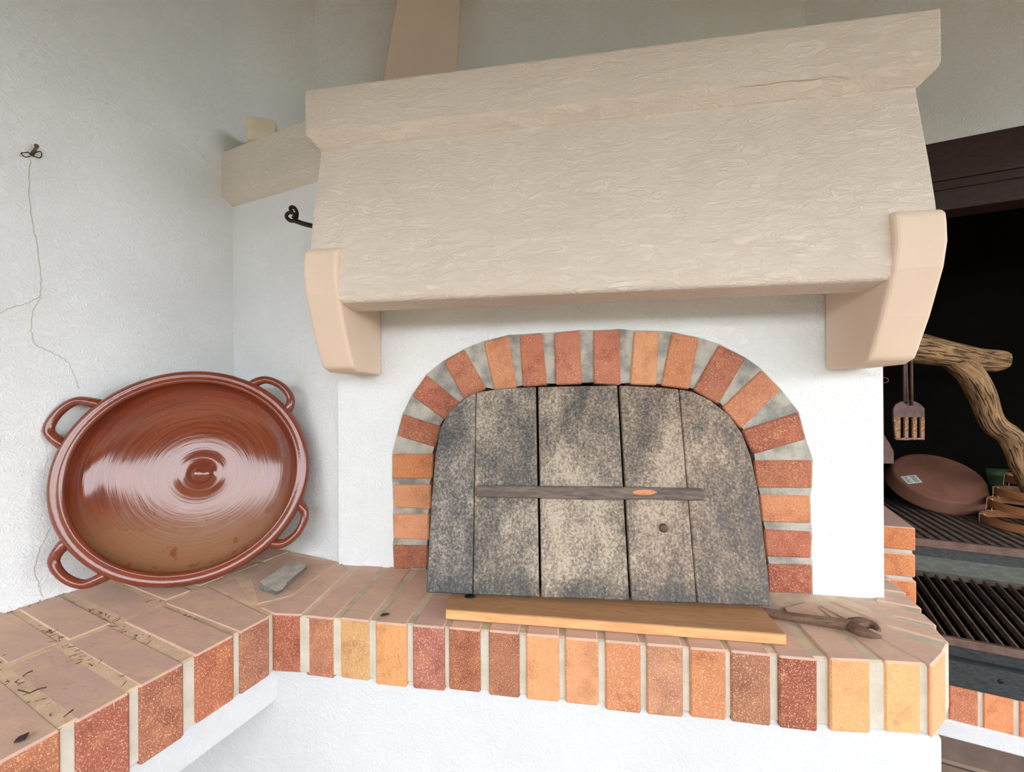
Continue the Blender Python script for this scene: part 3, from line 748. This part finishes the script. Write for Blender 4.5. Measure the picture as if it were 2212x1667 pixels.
pier = tag(empty('brick_pier', wg(-.27, -.08, -.5)), 'short orange brick pier between the oven wall and the grill', 'pier')
PT = .08
for k in range(9):
    z1_ = PT - k * .068
    for a0, a1, b0, b1 in ((-.345, -.222, -.213, .035),):
        j = random.uniform(-.002, .002)
        bm = prism_bm([wg(a0, b0 - .018, z1_ - .058), wg(a1 + j, b0 + j, z1_ - .058), wg(a1 + .016 + j, b1, z1_ - .058), wg(a0, b1, z1_ - .058)], (0, 0, .058)); bevel(bm, .0025)
        for f in bm.faces: f.material_index = 1 if f.normal.z > .25 else 0
        bm_obj('brick', bm, [BF, BT], pier, col(*((202, 122, 74) if k != 1 else (206, 130, 82))))
bm = prism_bm([wg(-.34, -.226, -SH), wg(-.228, -.209, -SH), wg(-.212, .03, -SH), wg(-.34, .03, -SH)], (0, 0, SH + PT - .005)); bm_obj('mortar', bm, MORT_SIDE, pier)

strip = tag(empty('grill_counter', wg(.2, 0, -.52)), 'brick edge and white band below the grill on the right', 'counter')
for k in range(9):
    a0 = -.075 - .0702 + k * .0702 + (0 if k != 1 else 0)
    if k == 0: a0 = -.148
    bm = prism_bm([wg(a0 + .0, 0, -.4135), wg(a0 + .0595, 0, -.4135), wg(a0 + .0595, .22, -.4135), wg(a0, .22, -.4135)], (0, 0, -.108)); bevel(bm, .0025)
    bm_obj('brick', bm, BF, strip, col(*[(170, 104, 78), (176, 108, 80), (208, 132, 90), (206, 124, 86)][k if k < 4 else random.randint(0, 3)]))
bm_obj('mortar', wbox(-.30, .56, .004, .22, -.52, -.417), MORT_SIDE, strip)
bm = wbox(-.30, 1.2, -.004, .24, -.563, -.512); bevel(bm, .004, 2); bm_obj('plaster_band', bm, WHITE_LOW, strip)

def bars(name_parent, a0, a1, pitch, wdt, bz0, bz1, b0, b1, hh, mat):
    n = int((a1 - a0) / pitch)
    for k in range(n + 1):
        a = a0 + k * pitch
        P = [wg(a, b0, bz0), wg(a + wdt, b0, bz0), wg(a + wdt, b1, bz1), wg(a, b1, bz1)]
        bm_obj('grate_bar', prism_bm(P, (0, 0, -hh)), mat, name_parent)
low = tag(empty('lower_grate', wg(.25, .1, -.44)), 'lower sloping steel grill grate with angled bars', 'grate')
bars(low, -.225, .86, .0295, .0045, -.280, -.200, .012, .30, .020, BARS)
bm = wbox(-.26, .9, -.002, .014, -.300, -.277); bevel(bm, .002); bm_obj('front_bar', bm, RUST, low)
bm = wbox(-.26, .9, .295, .325, -.215, -.196); bm_obj('rear_bar', bm, BARS, low)
plate = tag(empty('grill_apron', wg(.25, .03, -.41)), 'dark steel front plate of the grill with a bolt hole', 'grill')
bm = wbox(-.26, .9, -.004, .002, -.4125, -.340); bevel(bm, .0012); bm_obj('front_plate', bm, STEEL, plate)
bm = wbox(-.26, .9, .002, .030, -.345, -.338); bm_obj('angle_flange', bm, STEEL, plate)
bm = wbox(-.26, .9, .022, .03, -.338, -.300); bm_obj('back_plate', bm, STEEL, plate)
bh = onB(1890 + 1868 / 6.87, 1460 + 80 / 6.87, -.004)
bm = lathe_bm([(0, .002), (.0058, .0016), (.0064, 0), (0, 0)], 14); xf(bm, frame(bh, DU, UP, -NB)); bm_obj('bolt', bm, DARKHOLE, plate, smooth=True)
upg = tag(empty('upper_grate', wg(.25, .2, -.1)), 'upper level steel grill grate holding the clay dish and hoops', 'grate')
ZG = -.010
bars(upg, -.205, .86, .0262, .0150, ZG, ZG, .03, .60, .012, BARS)
bm = wbox(-.150, .9, .016, .030, ZG - .022, ZG + .002); bevel(bm, .002); bm_obj('front_bar', bm, RUST, upg)
bm = wbox(-.205, .9, .030, .045, ZG - .058, ZG - .016); bm_obj('dark_rail', bm, STEEL, upg)
bm = wbox(-.215, .9, .028, .036, ZG - .098, ZG - .052); bevel(bm, .0015); bm_obj('green_rail', bm, GREENSTEEL, upg)['label'] = 'grey green flat steel rail'
bm = wbox(-.215, .9, .55, .575, ZG - .035, ZG - .012); bm_obj('rear_rail', bm, BARS, upg)

# upside down clay dish with price label
sc_ = 1.06
c0 = Vector((1.27, 1.628, SH + .126)); c0 = O + (c0 - O) * sc_
dn_ = Vector((-.133, -.542, .83)).normalized(); dx_ = Vector((0, 0, 1)).cross(dn_).normalized(); dy_ = dn_.cross(dx_)
lid = tag(empty('terracotta_platter', c0 - dn_ * .045 - dy_ * .14), 'dull brown clay dish lying upside down on the grate', 'clay dish')
DM = frame(c0, dx_, dy_, dn_)
bm = lathe_bm([(0, 0), (.118, 0), (.1255, -.002), (.129, -.007), (.141, -.042), (.1435, -.047), (.140, -.048), (.134, -.044), (.122, -.010), (0, -.008)], 72); xf(bm, DM)
bm_obj('dish_body', bm, CLAY, lid, smooth=True)
def onLid(x, y, off): return onP(1890 + x / 5.953, 900 + y / 5.953, c0 + dn_ * off, dn_)
lab = [(330, 768), (520, 745), (612, 842), (425, 863)]
lb = bm_obj('price_label', prism_bm([onLid(x, y, .0008) for x, y in lab], -dn_ * .0006), PAPER, lid); lb['label'] = 'small white printed price sticker'
def lp(u, v): 
    p = [Vector(q) for q in lab]; a = p[0].lerp(p[1], u); b = p[3].lerp(p[2], u); q = a.lerp(b, v); return onLid(q.x, q.y, .0012)
for u0, u1, rows in ((.08, .42, 7), (.55, .93, 8)):
    for k in range(rows):
        v0 = .1 + .8 * k / rows
        bm = prism_bm([lp(u0, v0), lp(u1 - .06 * (k % 3), v0), lp(u1 - .06 * (k % 3), v0 + .055), lp(u0, v0 + .055)], -dn_ * .0003)
        o = bm_obj('print_line', bm, INK, None); o.parent = lb; o.matrix_parent_inverse = Matrix.Translation(-lb.location) @ Matrix.Translation(-Vector((0, 0, 0)))
        o.matrix_parent_inverse = (Matrix.Translation(lid.location) @ Matrix.Translation(-lid.location) @ Matrix.Translation(lb.location)).inverted()

# green cup behind
gc = atD(2143, 1040, 1.62); gc.z = SH + ZG + .001
bm = lathe_bm([(0, 0), (.028, 0), (.034, .01), (.046, .055), (.05, .075), (.047, .075), (.04, .05), (.028, .012), (0, .008)], 32); xf(bm, Matrix.Translation(gc) @ Matrix.Diagonal((1, 1, 1.72, 1)))
tag(bm_obj('green_cup', bm, GREEN, smooth=True), 'dark green cup standing behind the clay dish on the grate', 'cup')

# bentwood hoops
def hoop(name, cpt, r, h, tilt, label, drop=0):
    e = tag(empty(name, cpt), label, 'hoop', 'bentwood hoops stacked on the grate')
    m = Matrix.Translation(cpt) @ tilt
    bm = lathe_bm([(r, 0), (r, h), (r - .004, h), (r - .004, 0)], 64, closed=True); bevel(bm, .0008, 1, .6); xf(bm, m)
    bm_obj('hoop_band', bm, BENT, e, smooth=False)
    bm = lathe_bm([(r - .0042, .002), (r - .0042, h - .002), (r - .008, h - .002), (r - .008, .002)], 64, closed=True); xf(bm, m); bm_obj('inner_band', bm, BENT, e)
    for deg in (150, 195, 262):
        a = math.radians(deg)
        pts = [m @ Vector((rr * math.cos(a + .03 * q), rr * math.sin(a + .03 * q), zz)) for q, (rr, zz) in enumerate(((r + .0015, -.001 - drop), (r + .0015, h + .0015), (r - .0095, h + .0015), (r - .0095, -.001 - drop)))]
        bm_obj('string_tie', tube_bm(pts, .0012, 6, closed=True), STRING, e); return e
hoops = [(2113, 1.275, .116, 0, 'bentwood hoop at the bottom of the stack on the grate'), (2128, 1.31, .110, .036, 'bentwood hoop second from the bottom of the stack'),
         (2143, 1.345, .104, .072, 'bentwood hoop third up, under the smallest one'), (2166, 1.38, .098, .106, 'smallest bentwood hoop on top of the stack')]
for k, (lx, D_, r_, zz, lb_) in enumerate(hoops):
    th_ = math.atan((lx - CX) / F); x_ = 1.4
    for _ in range(30): x_ = D_ * math.tan(th_ + math.asin(r_ / math.hypot(x_, D_)))
    cpt = O + RIGHT * x_ + FWD * D_; cpt.z = SH + ZG + .001 + zz
    tilt = Matrix.Rotation(math.radians((0, 2, -2, 2)[k]), 4, 'X') @ Matrix.Rotation(math.radians((0, 3, 2, 3)[k]), 4, 'Y')
    hoop('bentwood_hoop', cpt, r_, .025, tilt, lb_, .013 if k else .0)

# driftwood branch
def limb(name, pts, rad, parent, seg=20):
    P = spline(pts, 6); R = lerp_list(rad, 6)
    bm = tube_bm(P, R, seg); uv = bm.loops.layers.uv.new('UVMap')
    bm.verts.index_update(); bm.verts.ensure_lookup_table(); L = 0; ls = [0]
    for a, b in zip(P, P[1:]): L += (b - a).length; ls.append(L)
    for f in bm.faces:
        ks = [lo.vert.index % seg for lo in f.loops]; wrap = max(ks) == seg - 1 and min(ks) == 0
        for lo in f.loops:
            i, k = divmod(lo.vert.index, seg)
            if wrap and k == 0: k = seg
            lo[uv].uv = (ls[min(i, len(ls) - 1)] * 9, k / seg * 1.6)
    for v in bm.verts:
        i, k = divmod(v.index, seg); c = P[min(i, len(P) - 1)]
        s = 1 + .05 * math.sin(k * 3 * 2 * math.pi / seg + i * .11) + .03 * math.sin(k * 5 * 2 * math.pi / seg - i * .2)
        v.co = c + (v.co - c) * s
    return bm_obj(name, bm, LIMB, parent, smooth=True)
DL = 1.36
br = tag(empty('driftwood_branch', atD(2212, 1010, DL)), 'weathered driftwood branch with a crooked limb inside the grill niche', 'branch')
lg = [atD(x, y, DL + dd) for x, y, dd in ((1872, 740, .02), (1930, 746, .01), (1985, 752, 0), (2050, 764, 0), (2110, 775, 0), (2150, 778, 0), (2164, 779, 0), (2170, 779, 0))]
limb('log', lg, [.048, .050, .050, .042, .037, .036, .031, .018], br)
lm_ = [atD(x, y, DL + dd) for x, y, dd in ((2052, 776, .01), (2094, 806, -.012), (2122, 852, -.015), (2137, 895, -.015), (2150, 918, -.015), (2178, 938, -.01), (2192, 962, 0), (2205, 1000, .0), (2225, 1045, .0))]
lmz = atD(2238, 1075, DL + .01); 
limb('crooked_limb', lm_ + [lmz], [.030, .036, .035, .031, .032, .032, .031, .030, .028, .026], br)

# hanging tools
DT = 1.30
def tz(x, y, o=0.): return atD(1890 + x / 6.413, 700 + y / 6.413, DT + o)
sp_ = tag(empty('slotted_spatula', tz(475, 1100)), 'rusty slotted iron spatula hanging from the driftwood by two rods', 'spatula')
bl = [(255, 1170), (290, 1110), (350, 1075), (420, 1058), (470, 1055), (560, 1070), (630, 1105), (690, 1165), (693, 1290), (255, 1290)]
m1 = prism_bm([tz(x, y) for x, y in bl], FWD * .006); bevel(m1, .001, 1, .4)
bm_obj('blade', m1, TOOL, sp_)
for x0, x1 in ((258, 360), (412, 470), (524, 588), (635, 694)):
    m1 = prism_bm([tz(x0, 1288), tz(x1, 1288), tz(x1 - 2, 1590), tz((x0 + x1) / 2, 1606), tz(x0 + (34 if x0 < 300 else 3), 1595)], FWD * .006); bevel(m1, .001, 1, .4); bm_obj('tine', m1, TOOLRUST, sp_)
m1 = prism_bm([tz(280, 1575), tz(690, 1575), tz(688, 1604), tz(560, 1596), tz(430, 1606), tz(300, 1600)], FWD * .005); bm_obj('blade_edge', m1, TOOLRUST, sp_)
for l in ([(405, 1070, 0), (400, 600, -.004), (392, 300, -.006), (400, 160, .0)], [(510, 1125, -.004), (503, 600, -.006), (497, 300, -.008), (500, 160, -.004)], [(445, 1100, -.002), (425, 500, -.004), (418, 300, -.006), (410, 160, 0)]):
    bm_obj('rod', tube_bm([tz(*p) for p in l], .0042, 8), TOOL, sp_, smooth=True)
bm_obj('hanging_loop', tube_bm(spline([tz(395, 180, 0), tz(405, 120, .02), tz(420, 80, .06), tz(470, 60, .08), tz(500, 90, .05), tz(505, 180, 0)], 4), .004, 8), TOOL, sp_, smooth=True)
sc2 = tag(empty('iron_scraper', tz(100, 1560)), 'brown iron scraper hanging half hidden behind the white oven wall', 'scraper')
def t5(x, y, o=0.): return atD(1890 + x / 5.953, 900 + y / 5.953, 1.30 + o)
m1 = prism_bm([t5(-40, 590), t5(246, 607), t5(245, 450), t5(190, 340), t5(120, 232), t5(-10, 240), t5(-60, 440)], FWD * .005); bevel(m1, .001, 1, .4); bm_obj('blade', m1, TOOL, sc2)
m1 = prism_bm([t5(50, 260, -.002), t5(118, 260, -.002), t5(100, -1000, .004), t5(40, -1000, .004)], FWD * .004); bm_obj('shaft', m1, TOOL, sc2)
m1 = lathe_bm([(0, .0014), (.003, .001), (.0035, 0), (0, 0)], 12); xf(m1, frame(t5(98, 455, -.0005), RIGHT, UP, -FWD)); bm_obj('rivet', m1, RUST, sc2, smooth=True)
rc = atD(1908, 821, 1.298)
ring = [rc + RIGHT * (.016 * math.cos(k * math.pi / 8)) + UP * (.009 * math.sin(k * math.pi / 8)) for k in range(16)]
bm_obj('wire_loop', tube_bm(ring, .0018, 6, closed=True), TOOL, sc2, smooth=True)

# ================================================================== SMALL DEBRIS
bm = bmesh.new()
def squig(p, L, rad):
    a = random.uniform(0, 6.28); pts = [p]; z = p.z
    for k in range(4):
        a += random.uniform(-.8, .8); q = pts[-1] + Vector((math.cos(a), math.sin(a), random.uniform(-.15, .25))) * L / 4
        q.z = max(q.z, SH - .002); pts.append(q)
    tube_bm(pts, rad, 4, bm)
for (a, b), n in (((edges[0][1], edges[1][0]), 16), ((edges[1][1], edges[2][0]), 34), ((edges[2][1], edges[3][0]), 34), ((edges[3][1], edges[4][0]), 26)):
    for k in range(n):
        uu = random.choice((random.uniform(.02, .48), random.gauss(.33, .03), random.gauss(.20, .03)))
        squig(uwz(min(max(uu, .02), .49), (a + b) / 2 + random.uniform(-.008, .006) - .009 * (uu < .24), -.001), random.uniform(.004, .014), random.uniform(.0003, .0006))
for k in range(50): squig(uwz(random.uniform(.004, .014), random.uniform(.25, .62), .001), random.uniform(.004, .012), .0005)
o = bm_obj('plant_debris', bm, TWIG); tag(o, 'dry plant bits scattered in the mortar joints of the left counter', 'debris', kind='stuff')
def leaf(pts, label, name='dry_leaf', m=LEAF):
    P = [onZ(x, y, .0035) for x, y in pts]
    b = prism_bm(P, (0, 0, -.002)); tag(bm_obj(name, b, m), label, 'leaf')
leaf([(822, 1327), (828, 1324), (839, 1323), (841, 1325), (832, 1328), (824, 1329)], 'tiny dark dry leaf on the bricks left of the oak board')
z1b = lambda x, y: (x / 3.568, 1250 + y / 3.568)
leaf([z1b(*p) for p in ((105, 1255), (140, 1215), (225, 1178), (190, 1232), (150, 1248))], 'curled dark dry leaf on the nearest left brick', 'curled_leaf')
for l, lab_ in ((((490, 1066), (520, 1040), (563, 1008)), 'thin dark twig on the mortar joint nearest the camera'), (((140, 855), (230, 880), (290, 850), (355, 835)), 'bent dark twig tuft on the second left joint'), (((175, 752), (210, 725), (250, 708)), 'short dark twig on the left counter bricks')):
    tag(bm_obj('twig', tube_bm([onZ(*z1b(*p), .003 + .002 * (i % 2)) for i, p in enumerate(l)], .0009, 6), TWIG), lab_, 'twig')
